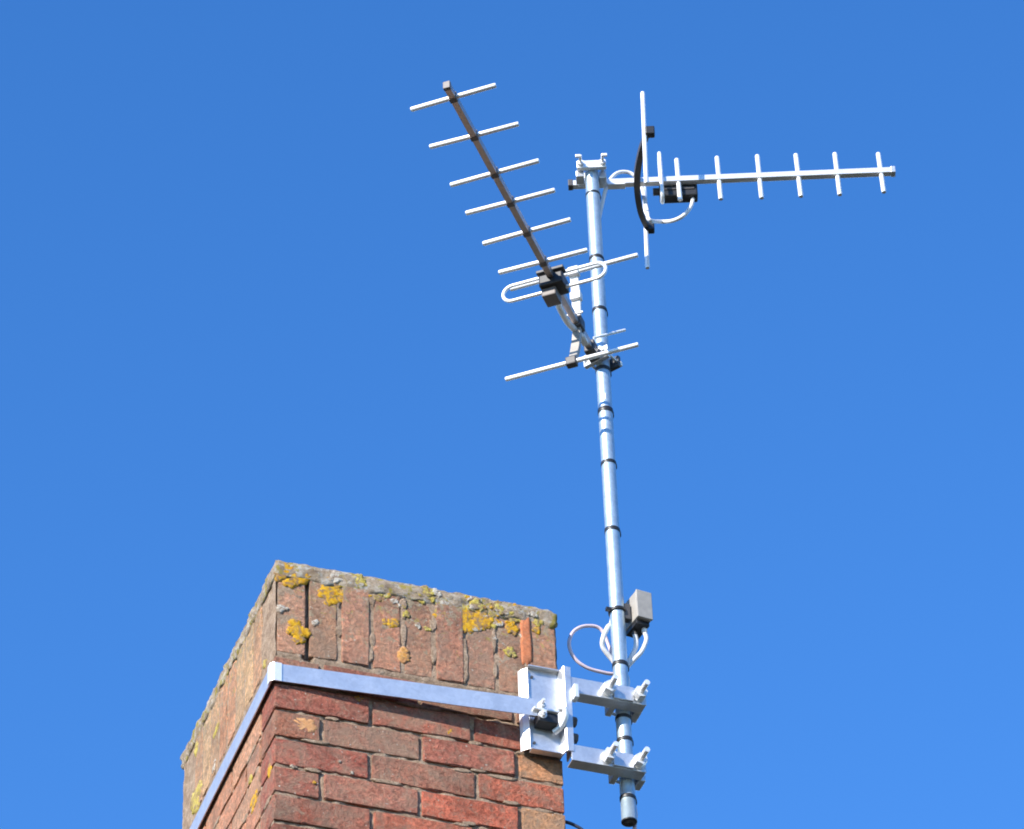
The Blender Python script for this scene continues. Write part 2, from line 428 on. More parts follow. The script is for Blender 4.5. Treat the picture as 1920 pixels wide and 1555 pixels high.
# mortar cap: a rough slab with an uneven edge
def slab():
    x0, x1, y0, y1, z0, z1 = -.003, WX + .001, -.0025, DY + .004, ST - .010, Z0 + .410
    nx, ny, nz = 70, 80, 7
    bm = bmesh.new(); vd = {}
    def vert(i, j, k):
        if (i, j, k) in vd: return vd[(i, j, k)]
        p = Vector((x0 + (x1 - x0) * i / nx, y0 + (y1 - y0) * j / ny, z0 + (z1 - z0) * k / nz))
        q = p.copy(); q.z -= Z0
        n1 = noise.noise(q * 22); n2 = noise.noise(q * 60 + Vector((9, 3, 5))); n3 = noise.noise(q * 140)
        d = .0040 * n1 + .0048 * n2 + .0030 * n3
        ex = -1 if i == 0 else (1 if i == nx else 0); ey = -1 if j == 0 else (1 if j == ny else 0)
        top = k == nz
        rd = .010 if k == nz else (.0035 if k == nz - 1 else (.003 if k == 0 else 0))   # rounded arris
        p.x += ex * (d - rd); p.y += ey * (d - rd)
        if top:
            m = min(i, nx - i, j, ny - j)
            p.z += d * .8 + min(.03, .0016 * m) - (.004 if m == 0 else 0)
        if k == 0: p.z += .012 * noise.noise(q * 30 + Vector((4, 4, 4))) + .004 * n2
        vd[(i, j, k)] = bm.verts.new(p); return vd[(i, j, k)]
    for i in range(nx):
        for j in range(ny):
            for k in (0, nz): bm.faces.new([vert(i, j, k), vert(i + 1, j, k), vert(i + 1, j + 1, k), vert(i, j + 1, k)])
    for k in range(nz):
        for i in range(nx):
            for j in (0, ny): bm.faces.new([vert(i, j, k), vert(i + 1, j, k), vert(i + 1, j, k + 1), vert(i, j, k + 1)])
        for j in range(ny):
            for i in (0, nx): bm.faces.new([vert(i, j, k), vert(i, j + 1, k), vert(i, j + 1, k + 1), vert(i, j, k + 1)])
    bmesh.ops.recalc_face_normals(bm, faces=bm.faces[:])
    me = bpy.data.meshes.new('mortar_cap'); bm.to_mesh(me); bm.free(); me.materials.append(M['flaunch'])
    me.polygons.foreach_set('use_smooth', [True] * len(me.polygons))
    return link('mortar_cap', me, chim, 'rough grey-brown mortar cap with lichen')
slab()

# lichen: crusty rosettes lying on the brick faces
def lichen(c, u, v, n, rad, m, seed):
    rnd = random.Random(seed); mb = MB()
    for q in range(3 + int(rad / .006)):
        a = rnd.uniform(0, 6.28); s = (rnd.uniform(0, 1) ** .8) * .75 * rad if q else 0
        cc = c + u * math.cos(a) * s * 1.15 + v * math.sin(a) * s * .9
        r0 = rad * (rnd.uniform(.22, .5) if q else .62)
        off = rnd.uniform(0, 100); vs = [cc + n * .0007]; fs = []; SG = 30
        for i, (k, h) in enumerate(((.45, .0007), (.9, .0004), (1.04, -.0025))):
            for j in range(SG):
                b = 6.28318 * j / SG; p2 = Vector((math.cos(b), math.sin(b), off))
                rr = r0 * k * (1 + .5 * noise.noise(Vector((p2.x * 1.3, p2.y * 1.3, off))) + .38 * noise.noise(Vector((p2.x * 4.5, p2.y * 4.5, off))) + .25 * noise.noise(Vector((p2.x * 10, p2.y * 10, off))))
                vs.append(cc + u * math.cos(b) * rr + v * math.sin(b) * rr + n * (h + .0005 * noise.noise(Vector((rr * 500, b * 3, off)))))
        fs += [(0, 1 + j, 1 + (j + 1) % SG) for j in range(SG)]
        for i in range(2):
            fs += [(1 + i * SG + j, 1 + (i + 1) * SG + j, 1 + (i + 1) * SG + (j + 1) % SG, 1 + i * SG + (j + 1) % SG) for j in range(SG)]
        mb.add(vs, fs, True)
    return mb.build('lichen', m, chim)
LI = [(548, 1078, 27, 'gold'), (622, 1108, 27, 'gold'), (556, 1184, 22, 'gold'), (676, 1088, 15, 'ylw'), (668, 1136, 17, 'ylw'), (726, 1116, 10, 'ylw'),
      (736, 1168, 15, 'gold'), (757, 1229, 14, 'org'), (760, 1152, 10, 'ylw'), (800, 1112, 16, 'ylw'), (866, 1160, 26, 'gold'), (898, 1164, 26, 'gold'),
      (893, 1132, 15, 'ylw'), (936, 1135, 16, 'ylw'), (958, 1180, 12, 'gold'), (956, 1222, 13, 'ylw'), (656, 1192, 9, 'ylw'), (848, 1256, 8, 'ylw'),
      (628, 1072, 16, 'wht'), (528, 1140, 10, 'wht'), (832, 1132, 14, 'wht'), (590, 1168, 8, 'wht'), (672, 1311, 8, 'gold'), (846, 1371, 7, 'gold'),
      (590, 1467, 4, 'gold'), (637, 1428, 4, 'wht'), (660, 1449, 4, 'wht'), (551, 1438, 5, 'wht'), (928, 1198, 7, 'wht'), (975, 1160, 9, 'ylw'), (1000, 1152, 9, 'wht'), (783, 1172, 7, 'wht')]
rl = random.Random(12)
for i in range(30):
    LI.append((rl.gauss(905, 42), 1140 + rl.gauss(0, 17), rl.uniform(3, 9), rl.choice(('ylw', 'gold', 'gold', 'ylw', 'wht'))))
for i in range(46):                                       # small crusts scattered along the top edge
    f_ = rl.uniform(0, 1) ** .8; x_ = 535 + 480 * f_
    LI.append((x_, 1068 + (x_ - 535) * .185 + abs(rl.gauss(0, 20)), rl.uniform(3.5, 9.5), rl.choice(('ylw', 'ylw', 'gold', 'wht'))))
for q, (x, y, r, k) in enumerate(LI):
    p = onY(x, y, -.004)
    yy = -.003 if p.z > ST else -.001
    p = onY(x, y, yy)
    if p.z + r / 860 > Z0 + .404: p.z = Z0 + .404 - r / 860
    lichen(p, XA, ZA, -YA, r / 860 * 1.3, M[k], q + 3)
for q, (x, y, r, k) in enumerate([(366, 1498, 26, 'ylw'), (505, 1446, 12, 'gold'), (476, 1502, 16, 'gold'), (368, 1400, 14, 'ylw'), (404, 1372, 14, 'ylw'), (496, 1245, 10, 'ylw'), (470, 1460, 10, 'ylw'), (400, 1440, 12, 'wht')]):
    p = onX(x, y, -.001); lichen(p, YA, ZA, -XA, r / 860 * 1.4, M[k], q + 90)
# thin irregular skins: spalled faces and mortar smeared over the arrises
def skin(name, c, u, v, n, hu, hv, m, seed, th=.0012, label=None, square=.0):
    off = seed * 7.31; SG = 26; vs = []; pw2 = 2 + square * 6
    for ring_, (k, h) in enumerate(((1.06, -.003), (.97, th * .6), (.6, th), )):
        for j in range(SG):
            b = 6.28318 * j / SG; cb_, sb_ = math.cos(b), math.sin(b)
            rr = (abs(cb_) ** pw2 + abs(sb_) ** pw2) ** (-1 / pw2)
            rr *= k * (1 + .34 * noise.noise(Vector((cb_ * 1.7, sb_ * 1.7, off))) + .09 * noise.noise(Vector((cb_ * 5, sb_ * 5, off))))
            vs.append(c + u * (cb_ * rr * hu) + v * (sb_ * rr * hv) + n * (h + .0006 * noise.noise(Vector((j, ring_ * 3, off)))))
    vs.append(c + n * th)
    fs = [(r_ * SG + j, r_ * SG + (j + 1) % SG, (r_ + 1) * SG + (j + 1) % SG, (r_ + 1) * SG + j) for r_ in range(2) for j in range(SG)]
    fs += [(2 * SG + j, 2 * SG + (j + 1) % SG, 3 * SG) for j in range(SG)]
    mb = MB(); mb.add(vs, fs, True); return mb.build(name, m, chim, label)
OB = lichen_material('fresh_orange_brick', (.48, .15, .07), (.66, .22, .10), (.74, .30, .15), .25)
PB = lichen_material('fresh_peach_brick', (.56, .26, .11), (.70, .35, .15), (.74, .42, .22), .25)
skin('spalled_face', onY(986, 1203, -.0022), XA, ZA, -YA, .0125, .058, OB, 3, .0006, 'bright orange spalled strip on a soldier brick', .8)
skin('spalled_face', onY(574, 1362, -.001), XA, ZA, -YA, .027, .020, PB, 5, .0004, 'peach spalled patch', .2)
skin('spalled_face', onY(757, 1229, -.001), XA, ZA, -YA, .015, .021, PB, 8, .0004)
rs_ = random.Random(41); q = 100
for k in range(-4, 2):
    zj = Z0 + k * PP - .004
    for i in range(4):
        q += 1
        skin('mortar_smear', Vector((rs_.uniform(.02, WX - .03), -.0004, zj + rs_.uniform(-.006, .004))), XA, ZA, -YA, rs_.uniform(.014, .045), rs_.uniform(.0035, .0055), M['mortar'], q, .0003)
        skin('mortar_smear', Vector((-.0004, rs_.uniform(.02, DY - .03), zj + rs_.uniform(-.006, .004))), YA, ZA, -XA, rs_.uniform(.008, .030), rs_.uniform(.004, .0085), M['mortar'], q + 500, .0003)
for i in range(2, 9):
    for w_ in range(3):
        q += 1
        skin('mortar_smear', Vector((i * WX / 9 + rs_.uniform(-.004, .004), -.0008, rs_.uniform(SB + .02, ST - .01))), XA, ZA, -YA, rs_.uniform(.004, .009), rs_.uniform(.012, .035), M['mortar'], q, .0003)

# ------------------------------------------------------------------ mast position
PM = onY(1145, 940, .003); PX, PY = PM.x, PM.y
PR = .0172
def poleZ(y): return onY(1112 + 66 * (y - 380) / 1140, y, PY - PR).z

# ------------------------------------------------------------------ strap round the chimney
SZ0, SZ1 = Z0 + .064, Z0 + .110
strap = thing('chimney_strap', 'flat galvanised strap lashed round the chimney below the soldier course', 'strap', (0, 0, Z0 + .08))
def band(path, name, zo=0.0):
    """path of (x, y) centre line; a flat 1.6 mm band standing upright"""
    th = .0012; mb = MB(); n = len(path); vs = []
    for i, (x, y) in enumerate(path):
        a = Vector(path[max(0, i - 1)]); b = Vector(path[min(n - 1, i + 1)]); d = (b - a).normalized(); no = Vector((-d.y, d.x))
        wob = .0003 * math.sin(i * 1.3)
        for s_, z in ((1, SZ0 + wob), (1, SZ1 + wob), (-1, SZ1 + wob), (-1, SZ0 + wob)):
            vs.append((x + no.x * th * s_, y + no.y * th * s_, z + zo))
    fs = [(i * 4 + k, (i + 1) * 4 + k, (i + 1) * 4 + (k + 1) % 4, i * 4 + (k + 1) % 4) for i in range(n - 1) for k in range(4)]
    fs += [(0, 1, 2, 3), tuple((n - 1) * 4 + k for k in (3, 2, 1, 0))]
    mb.add(vs, fs); return mb.build(name, M['galv'], strap)
XE = .600
fp = [(-.008 + (XE + .008) * i / 12, -.008 - .040 * (i / 12) ** 1.02) for i in range(13)]
band(fp, 'front_band')
band([(-.009, -.004 + (DY + .010) * i / 10) for i in range(11)], 'side_band')
band([(-.009 + (WX + .018) * i / 8, DY + .009) for i in range(9)], 'rear_band')
band([(WX + .009, DY + .006 - (DY - .03) * i / 8) for i in range(9)], 'far_side_band')
mb = MB()                                                   # folded corner guard
for a, d in ((Vector((.004, -.0115, 0)), XA), (Vector((-.0125, .004, 0)), YA)):
    mb.box(a + Vector((0, 0, (SZ0 + SZ1) / 2)), (d, d.cross(ZA), ZA), (.0085, .0012, .0245), .0006)
mb.box(Vector((-.0085, -.0085, (SZ0 + SZ1) / 2)), (Vector((.7071, -.7071, 0)), Vector((.7071, .7071, 0)), ZA), (.0055, .0012, .0245), .0006)
mb.build('corner_guard', M['zinc'], strap, 'bright folded corner guard')

# ------------------------------------------------------------------ mast bracket
BX0, BX1 = .566, .668; BZ0, BZ1 = Z0 - .012, Z0 + .212
br = thing('mast_bracket', 'galvanised chimney bracket with channel plate and two mast arms', 'bracket', (BX0, -.02, BZ0))
def channel_part(name, pts, z0, z1, m=None, label=None):    # polyline in plan extruded upright, 3 mm sheet
    mb = MB(); n = len(pts); th = .0016; vs = []
    for i, p in enumerate(pts):
        p = Vector(p); d1 = (p - Vector(pts[i - 1])).normalized() if i else (Vector(pts[1]) - p).normalized()
        d2 = (Vector(pts[i + 1]) - p).normalized() if i < n - 1 else d1
        d = (d1 + d2).normalized(); no = Vector((-d.y, d.x)); k = th / max(.4, no.dot(Vector((-d1.y, d1.x))))
        for s_, z in ((1, z0), (1, z1), (-1, z1), (-1, z0)): vs.append((p.x + no.x * k * s_, p.y + no.y * k * s_, z))
    fs = [(i * 4 + k, (i + 1) * 4 + k, (i + 1) * 4 + (k + 1) % 4, i * 4 + (k + 1) % 4) for i in range(n - 1) for k in range(4)]
    fs += [(0, 1, 2, 3), tuple((n - 1) * 4 + k for k in (3, 2, 1, 0))]
    mb.add(vs, fs); return mb.build(name, m or M['galv'], br, label)
WY = -.018
channel_part('back_plate', [(BX0 + .0165, WY), (BX1 - .0145, WY)], BZ0, BZ1)
channel_part('left_flange', [(BX0, -.005), (BX0 + .004, -.014), (BX0 + .0150, -.0245)], BZ0 + .002, BZ1 - .002, M['zinc'], 'left flange, sunlight put in as brighter metal')  # lighter metal than the plate stands in for sun on this flange
channel_part('right_flange', [(BX1 - .0140, WY + .002), (BX1 - .010, -.046), (BX1 - .008, -.048), (BX1 + .005, -.048), (BX1 + .006, -.006)], BZ0 - .003, BZ1 + .003)
for z in (BZ0 - .0016, BZ1 + .0016):
    mb = MB(); mb.box(((BX0 + BX1) / 2, -.024, z), AX, ((BX1 - BX0) / 2 - .015, .009, .0015), .0005)
    mb.build('plate_lip', M['galv'], br)
for zz in (BZ0 + .022, BZ1 - .022):                         # small rivet holes / rivets
    mb = MB(); mb.prism((BX0 + .026, WY - .0030, zz), -YA, .0035, .0025, 12); mb.build('rivet', M['dgrey'], br)
def bolt(base, d, L, r=.0042, nut=.0105, nuth=.010, washer=.0125, name='bolt', m='zinc', par=None):
    d = Vector(d).normalized(); base = Vector(base); par = par or br
    mb = MB(); mb.tube([base, base + d * L], r, 12); sh = mb.build(name, M[m], par)
    mb = MB(); mb.prism(base + d * (.0025 + nuth / 2), d, nut, nuth, 6, random.uniform(0, 1)); mb.build('nut', M[m], sh)
    mb = MB(); mb.prism(base + d * .0012, d, washer, .0024, 20); mb.build('washer', M[m], sh)
    return sh
ARMF, ARMB = -.048, PY - PR - .001
for q, zt in enumerate((onY(1064, 1268, ARMF).z, onY(1064, 1394, ARMF).z)):
    zb = zt - .042; xe = onY(1216, 1300 if q == 0 else 1430, ARMF).x; zc = (zt + zb) / 2
    u0 = onY(1139, 1293 if q == 0 else 1421, ARMF); u1 = onY(1197, 1302 if q == 0 else 1430, ARMF); xe = onY(1211, 1300 if q == 0 else 1430, ARMF).x
    # folded channel arm: front web and two flanges (open to the rear)
    mb = MB()
    mb.box(((BX1 + .001 + xe) / 2, ARMF + .0016, zc), AX, ((xe - BX1 - .001) / 2, .0016, (zt - zb) / 2), .0008)
    for z_, dx in ((zt - .0018, 0), (zb + .0018, 0)):
        mb.box(((BX1 + .001 + xe) / 2, (ARMF + ARMB) / 2 + .0018, z_), AX, ((xe - BX1 - .001) / 2 - .001, (ARMB - ARMF) / 2 - .0018, .0016), .0006)
    arm = mb.build('arm', M['galv'], br)
    # top rib where the fold stands a little higher
    mb = MB(); mb.box(((BX1 + .008 + PX - .04) / 2, ARMB - .0015, zt + .008), AX, ((PX - .04 - BX1 - .008) / 2, .0014, .012), .0005)
    mb.build('rib', M['galv'], arm)
    # jaw block that holds the mast
    mb = MB()
    mb.box(((u0.x + u1.x) / 2, ARMF - .0030, zc), AX, (.024, .0022, (zt - zb) / 2 - .002), .001)
    mb.build('jaw_plate', M['galv'], arm)
    mb = MB(); mb.box((PX + .030, PY + .003, zc - .004), AX, (.0085, .020, .016), .002); mb.build('saddle', M['galv'], arm); mb = MB(); mb.box((PX - .030, PY + .001, zc - .004), AX, (.007, .018, .014), .002)
    mb.build('saddle', M['galv'], arm)
    # U-bolt round the back of the mast with its two ends coming out at the front
    uy = [Vector((u0.x, ARMF, zc)), Vector((PX - .037, PY, zc))]
    arc = [Vector((PX - .037 * math.cos(a), PY + .037 * math.sin(a) * .8, zc)) for a in [math.pi * i / 12 for i in range(13)]]
    mb = MB(); mb.tube(uy + arc[1:-1] + [Vector((PX + .037, PY, zc)), Vector((u1.x, ARMF, zc))], .0042, 10)
    mb.build('u_bolt', M['zinc'], arm)
    for s_ in (-1, 1):
        bolt((u0.x if s_ < 0 else u1.x, ARMF - .0005, zc + .001), (0, -1, 0), .056, r=.0068, nut=.0155, nuth=.018, washer=.0165, name='bolt_end')
# tensioner in the middle of the plate: hooked eye-bolt, clamp block and nuts
tz = onY(1030, 1347, -.05).z
mb = MB(); mb.box((BX0 + .050, -.036, tz), AX, (.024, .0165, .013), .003); mb.build('clamp_block', M['black'], br, 'dark clamp block under the strap end')
mb = MB(); mb.box((BX0 + .044, -.042, tz + .0165), AX, (.030, .017, .0026), .001); mb.build('clamp_plate', M['zinc'], br)
pts = [Vector((BX0 + .070, -.030, tz - .022)), Vector((BX0 + .082, -.044, tz - .012)), Vector((BX0 + .088, -.056, tz + .006)), Vector((BX0 + .086, -.060, tz + .022)), Vector((BX0 + .074, -.056, tz + .027))]
mb = MB(); mb.tube(spline(pts, 6), .0075, 12); mb.build('hook_bolt', M['zinc'], br, 'thick bright curved hook bolt')
bolt((BX0 + .036, -.053, tz + .004), (0, -1, 0), .016, .004, .0075, .007, .0098, 'strap_bolt')
bolt((BX0 + .034, -.0545, Z0 + .090), (-.1, -1, .1), .022, .0038, .0078, .007, .0105, 'strap_bolt')
mb = MB(); mb.box((BX1 + .014, -.052, onY(1068, 1298, -.052).z), AX, (.0055, .012, .018), .0015); mb.build('end_stop', M['zinc'], br)
mb = MB(); mb.prism((BX1 + .014, -.028, tz + .018), XA, .012, .016, 6, .3); mb.build('side_nut', M['dgrey'], br)
mb = MB(); mb.prism((BX1 + .014, -.030, tz - .028), XA, .012, .016, 6, .1); mb.build('side_nut', M['dgrey'], br)

# ------------------------------------------------------------------ mast
MB0, MT = poleZ(1530) - .004, poleZ(304)
mast = thing('antenna_mast', 'tall galvanised tube mast bound with black tape, clamped beside the chimney', 'mast', (PX, PY, MB0))
mb = MB()
n = 40; vs = []; zs = [MB0 + (MT - MB0) * i / 24 for i in range(25)]
for z in zs:
    for j in range(n): vs.append((PX + PR * math.cos(6.28318 * j / n), PY + PR * math.sin(6.28318 * j / n), z))
mb.add(vs, [(i * n + j, i * n + (j + 1) % n, (i + 1) * n + (j + 1) % n, (i + 1) * n + j) for i in range(24) for j in range(n)], True)
ri = PR - .0022; vi = []
for z in (MB0, MB0 + .5):
    for j in range(n): vi.append((PX + ri * math.cos(6.28318 * j / n), PY + ri * math.sin(6.28318 * j / n), z))
o_ = len(mb.v); mb.add(vi, [(j, n + j, n + (j + 1) % n, (j + 1) % n) for j in range(n)] + [tuple(range(n, 2 * n))], False)
me = bpy.data.meshes.new('tube'); me.from_pydata(mb.v, [], mb.f + [(j, (j + 1) % n, o_ + (j + 1) % n, o_ + j) for j in range(n)])
me.polygons.foreach_set('use_smooth', mb.smooth + [False] * n); me.update(); me.materials.append(M['galv_tube'])
link('tube', me, mast)
mb = MB(); mb.ring((PX, PY, MB0 + .0005), ZA, PR + .0008, .0005, .005, 32); mb.build('dark_foot_disc', M['black'], mast, 'black disc standing for the dark hollow foot')  # black disc gives the darkness inside the open tube end
mb = MB(); k = 8; prof = [(PR + .0012) * math.cos(math.pi / 2 * i / k) for i in range(k)]
vs = []; 
for i in range(k):
    for j in range(n): vs.append((PX + prof[i] * math.cos(6.28318 * j / n), PY + prof[i] * math.sin(6.28318 * j / n), MT + .010 * math.sin(math.pi / 2 * i / k)))
vs.append((PX, PY, MT + .010)); mb.add(vs, [(i * n + j, i * n + (j + 1) % n, (i + 1) * n + (j + 1) % n, (i + 1) * n + j) for i in range(k - 1) for j in range(n)] + [((k - 1) * n + j, (k - 1) * n + (j + 1) % n, k * n) for j in range(n)], True)
mb.build('top_cap', M['white'], mast)
CBL = Vector((.0165, .0105, 0))                                # where the down-lead runs: behind right
for y, h in ((357, .006), (478, .009), (575, .010), (687, .011), (764, .013), (862, .009), (988, .010), (1240, .011), (1340, .009), (1382, .010), (1490, .009)):
    z = poleZ(y); mb = MB()
    # tape hugging mast and cable: hull of two circles
    ring = []
    for j in range(36):
        a = 6.28318 * j / 36; d = Vector((math.cos(a), math.sin(a), 0))
        s0 = (PR + .0014); s1 = CBL.dot(d) + .0052
        ring.append(d * max(s0, s1))
    tilt = random.uniform(-.12, .12)
    vs = []
    for zz, sc in ((-h / 2, .985), (-h / 2 + .0006, 1), (h / 2 - .0006, 1), (h / 2, .985)):
        for p in ring: vs.append((PX + p.x * sc, PY + p.y * sc, z + zz + p.x * tilt))
    mb.add(vs, [(i * 36 + j, i * 36 + (j + 1) % 36, (i + 1) * 36 + (j + 1) % 36, (i + 1) * 36 + j) for i in range(3) for j in range(36)], True)
    vs2 = []
    for zz in (-h / 2, h / 2):
        for p in ring: vs2.append((PX + p.x * .9, PY + p.y * .9, z + zz + p.x * tilt))
    o1 = [v for v in vs[:36]] + vs2[:36]; mb.add(o1, [(j, (j + 1) % 36, 36 + (j + 1) % 36, 36 + j) for j in range(36)])
    o1 = [v for v in vs[-36:]] + vs2[36:]; mb.add(o1, [(j, (j + 1) % 36, 36 + (j + 1) % 36, 36 + j) for j in range(36)])
    mb.build('tape_band', M['black'], mast)
zl = poleZ(742); mb = MB(); vs = []
for z_ in (zl - .009, zl + .009):
    for i in range(7):
        a = -2.35 + .55 * i / 6; vs.append((PX + (PR + .0005) * math.cos(a), PY + (PR + .0005) * math.sin(a), z_))
mb.add(vs, [(i, i + 1, 8 + i, 7 + i) for i in range(6)], True); mb.build('mark', M['white'], mast, 'small white sticker')  # small white area curved round the tube

# ------------------------------------------------------------------ left antenna (horizontal rods, boom towards the viewer)
ZB = Z0 + 1.200
E = [((770, 206), (930, 160)), ((804, 276), (972, 234)), ((842, 346), (1010, 304)), ((873, 401), (1040, 357)), ((904, 457), (1069, 413)), ((934, 513), (1100, 469))]
c1 = onZ(850, 183, ZB); c6 = onZ(1018, 490, ZB)
bd = (c1 - c6).normalized(); ed_ = Vector((-bd.y, bd.x, 0))
if ed_.x < 0: ed_ = -ed_
poleC = Vector((PX, PY, ZB))
ant1 = thing('yagi_antenna', 'aerial with horizontal rods on a boom pointing towards the viewer, left of mast', 'antenna', (PX, PY, ZB), 'yagi aerials on the mast')
hb = .0095
def stn(p): return (p - c6).dot(bd)
s_tip = stn(onZ(838, 162, ZB)); s_end = stn(poleC) + .034
mid = lambda s_: c6 + bd * s_
mb = MB(); mb.box(mid((s_tip + s_end) / 2), (bd, ed_, ZA), ((s_tip - s_end) / 2, hb * .8, hb), .0012); mb.build('boom', M['boom_shaded'], ant1)
mb = MB(); mb.box(mid(s_tip + .001), (bd, ed_, ZA), (.005, hb * .8 + .0008, hb + .0008), .0012); mb.build('boom_cap', M['clip'], ant1)
for a, b in E:
    A, B = onZ(*a, ZB), onZ(*b, ZB); s_ = stn((A + B) / 2); L = (B - A).length / 2
    m_ = mid(s_)
    w1 = ZA * random.uniform(-.002, .002) + bd * random.uniform(-.002, .002)
    mb = MB(); mb.tube([m_ - ed_ * L + w1, m_ - ed_ * (L - .002) + w1, m_, m_ + ed_ * (L - .002) - w1 * .6, m_ + ed_ * L - w1 * .6], .0058, 14, rs=[.0048, .0058, .0058, .0058, .0048]); e = mb.build('director', M['alu'], ant1)
    mb = MB(); mb.box(m_, (bd, ed_, ZA), (.0070, hb * .8 + .0016, hb + .0016), .0012); mb.build('rod_clip', M['clip'], e)
# folded dipole: a loop standing upright across the boom
sd = stn(onZ(1040, 529, ZB)); dc = mid(sd); LW, LH = .105, .024
loop = []
for i in range(13): a = -math.pi / 2 + math.pi * i / 12; loop.append(dc + ed_ * (LW + LH * math.cos(a)) + ZA * (LH * math.sin(a)))
for i in range(13): a = math.pi / 2 + math.pi * i / 12; loop.append(dc + ed_ * (-LW + LH * math.cos(a)) + ZA * (LH * math.sin(a)))
mb = MB(); mb.tube(loop, .0045, 12, close=True); mb.build('folded_dipole', M['alu'], ant1)
mb = MB(); mb.box(dc - ZA * .012 + bd * .004, (bd, ed_, ZA), (.026, .030, .017), .004); bx = mb.build('dipole_box', M['black'], ant1, 'black dipole junction box')
mb = MB(); mb.box(dc - ZA * .038 - bd * .004 - ed_ * .010, (bd, ed_, ZA), (.022, .018, .014), .003); mb.build('box_cover', M['clip'], bx, 'grey-brown lower cover')
mb = MB(); mb.box(dc + ZA * .014 + bd * .022, (bd, ed_, ZA), (.012, .034, .004), .0015); mb.build('box_lid', M['dgrey'], bx)
# reflector bracket: upright bowed arm with a long rod at each end
ends = []
for a, b, dz in (((957, 543), (1196, 478), .138), ((947, 710), (1198, 648), -.138)):
    A, B = onZ(*a, ZB + dz), onZ(*b, ZB + dz); m_ = (A + B) / 2; L = (B - A).length / 2
    ends.append(m_)
    mb = MB(); mb.tube([m_ - ed_ * L, m_ - ed_ * (L - .002), m_ + ed_ * (L - .002), m_ + ed_ * L], .0058, 14, rs=[.0048, .0058, .0058, .0048]); mb.build('reflector', M['alu'], ant1)
top, bot = ends
sb = stn((top + bot) / 2); bc = mid(sb - .030)
def arm_piece(p0, p1, p2, name, m, wd, par, lab=None):
    pts = spline([p0, p1, p2], 8); mb = MB(); vs = []
    for i, p in enumerate(pts):
        t_ = (pts[min(i + 1, len(pts) - 1)] - pts[max(i - 1, 0)]).normalized(); nn = t_.cross(ed_).normalized()
        w1 = wd * (1 - .25 * abs(i / (len(pts) - 1) - .5))
        for a_, b_ in ((-1, -1), (1, -1), (1, 1), (-1, 1)): vs.append(p + ed_ * w1 * a_ + nn * .006 * b_)
    k = len(pts)
    mb.add(vs, [(i * 4 + j, (i + 1) * 4 + j, (i + 1) * 4 + (j + 1) % 4, i * 4 + (j + 1) % 4) for i in range(k - 1) for j in range(4)] + [(0, 1, 2, 3), (4 * k - 4, 4 * k - 3, 4 * k - 2, 4 * k - 1)])
    return mb.build(name, m, par, lab)
arm_piece(top + ZA * .010, (top + bc) / 2 - bd * .006 + ZA * .01, bc + ZA * .008, 'reflector_arm', M['white'], .0105, ant1, 'upper reflector arm, sunlight coloured in as white')  # sun on the upper half is put into its white colour
arm_piece(bc - ZA * .008, (bot + bc) / 2 - bd * .006 - ZA * .01, bot - ZA * .010, 'reflector_arm', M['grey'], .0105, ant1, 'lower reflector arm, shade coloured in as grey')  # shade on the lower half is put into its grey colour
for p in (top, bot, (top * .55 + bc * .45) - bd * .005):
    mb = MB(); mb.box(p, (bd, ed_, ZA), (.010, .0135, .012), .003); mb.build('rod_holder', M['white'] if p.z > ZB else M['dgrey'], ant1)  # holders coloured as lit above the boom, as shaded below
mb = MB(); mb.box(bc, (bd, ed_, ZA), (.016, .0145, .016), .003); mb.build('bracket_hub', M['dgrey'], ant1)
mb = MB(); q0 = onZ(1060, 593, ZB + .012); q1 = onZ(1093, 585, ZB + .012); mb.tube([q0, q1], .0032, 10); mb.build('hub_pin', M['alu'], ant1)
# clamp between boom end and mast
cd = (poleC - mid(s_end)).normalized(); cs = cd.cross(ZA).normalized()
mb = MB(); mb.box(mid(s_end + .012), (bd, ed_, ZA), (.026, .0135, .017), .003); mb.build('boom_clamp', M['dgrey'], ant1)
mb = MB(); mb.box(poleC - cd * (PR + .007), (cd, cs, ZA), (.0065, .036, .018), .002); cp = mb.build('mast_clamp', M['galv'], ant1)
mb = MB(); mb.box(poleC + cd * (PR + .006), (cd, cs, ZA), (.0055, .034, .017), .002); mb.build('clamp_jaw', M['dgrey'], cp)
for s_ in (-1, 1):
    a = poleC + cs * s_ * .028
    mb = MB(); mb.tube([a - cd * .040, a + cd * .040], .0038, 10); bo = mb.build('clamp_bolt', M['zinc'], cp)
    for t_ in (-1, 1):
        mb = MB(); mb.prism(a + cd * t_ * .030, cd, .0075, .007, 6, .3); mb.build('nut', M['zinc'], bo)
mb = MB(); A, B = onY(1113, 634, PY - .045), onY(1172, 619, PY - .045); mb.tube([A, A.lerp(B, .5), B], .0036, 10); mb.build('u_bolt', M['zinc'], cp)
pts = [dc - ZA * .035 - bd * .026, mid(sd - .06) - ZA * .026 - ed_ * .010, mid(sd - .12) - ZA * .022 - ed_ * .012, mid(sd - .17) - ZA * .018 - ed_ * .004, mid(sd - .20) - ZA * .016 + ed_ * .002]
mb = MB(); mb.tube(spline(pts, 8), .0080, 12); mb.build('feed_cable', M['coax'], ant1)
mb = MB(); p_ = mid(sd - .205); mb.box(p_ - ZA * .016, (bd, ed_, ZA), (.016, .008, .006), .002); mb.build('cable_clip', M['white'], ant1)

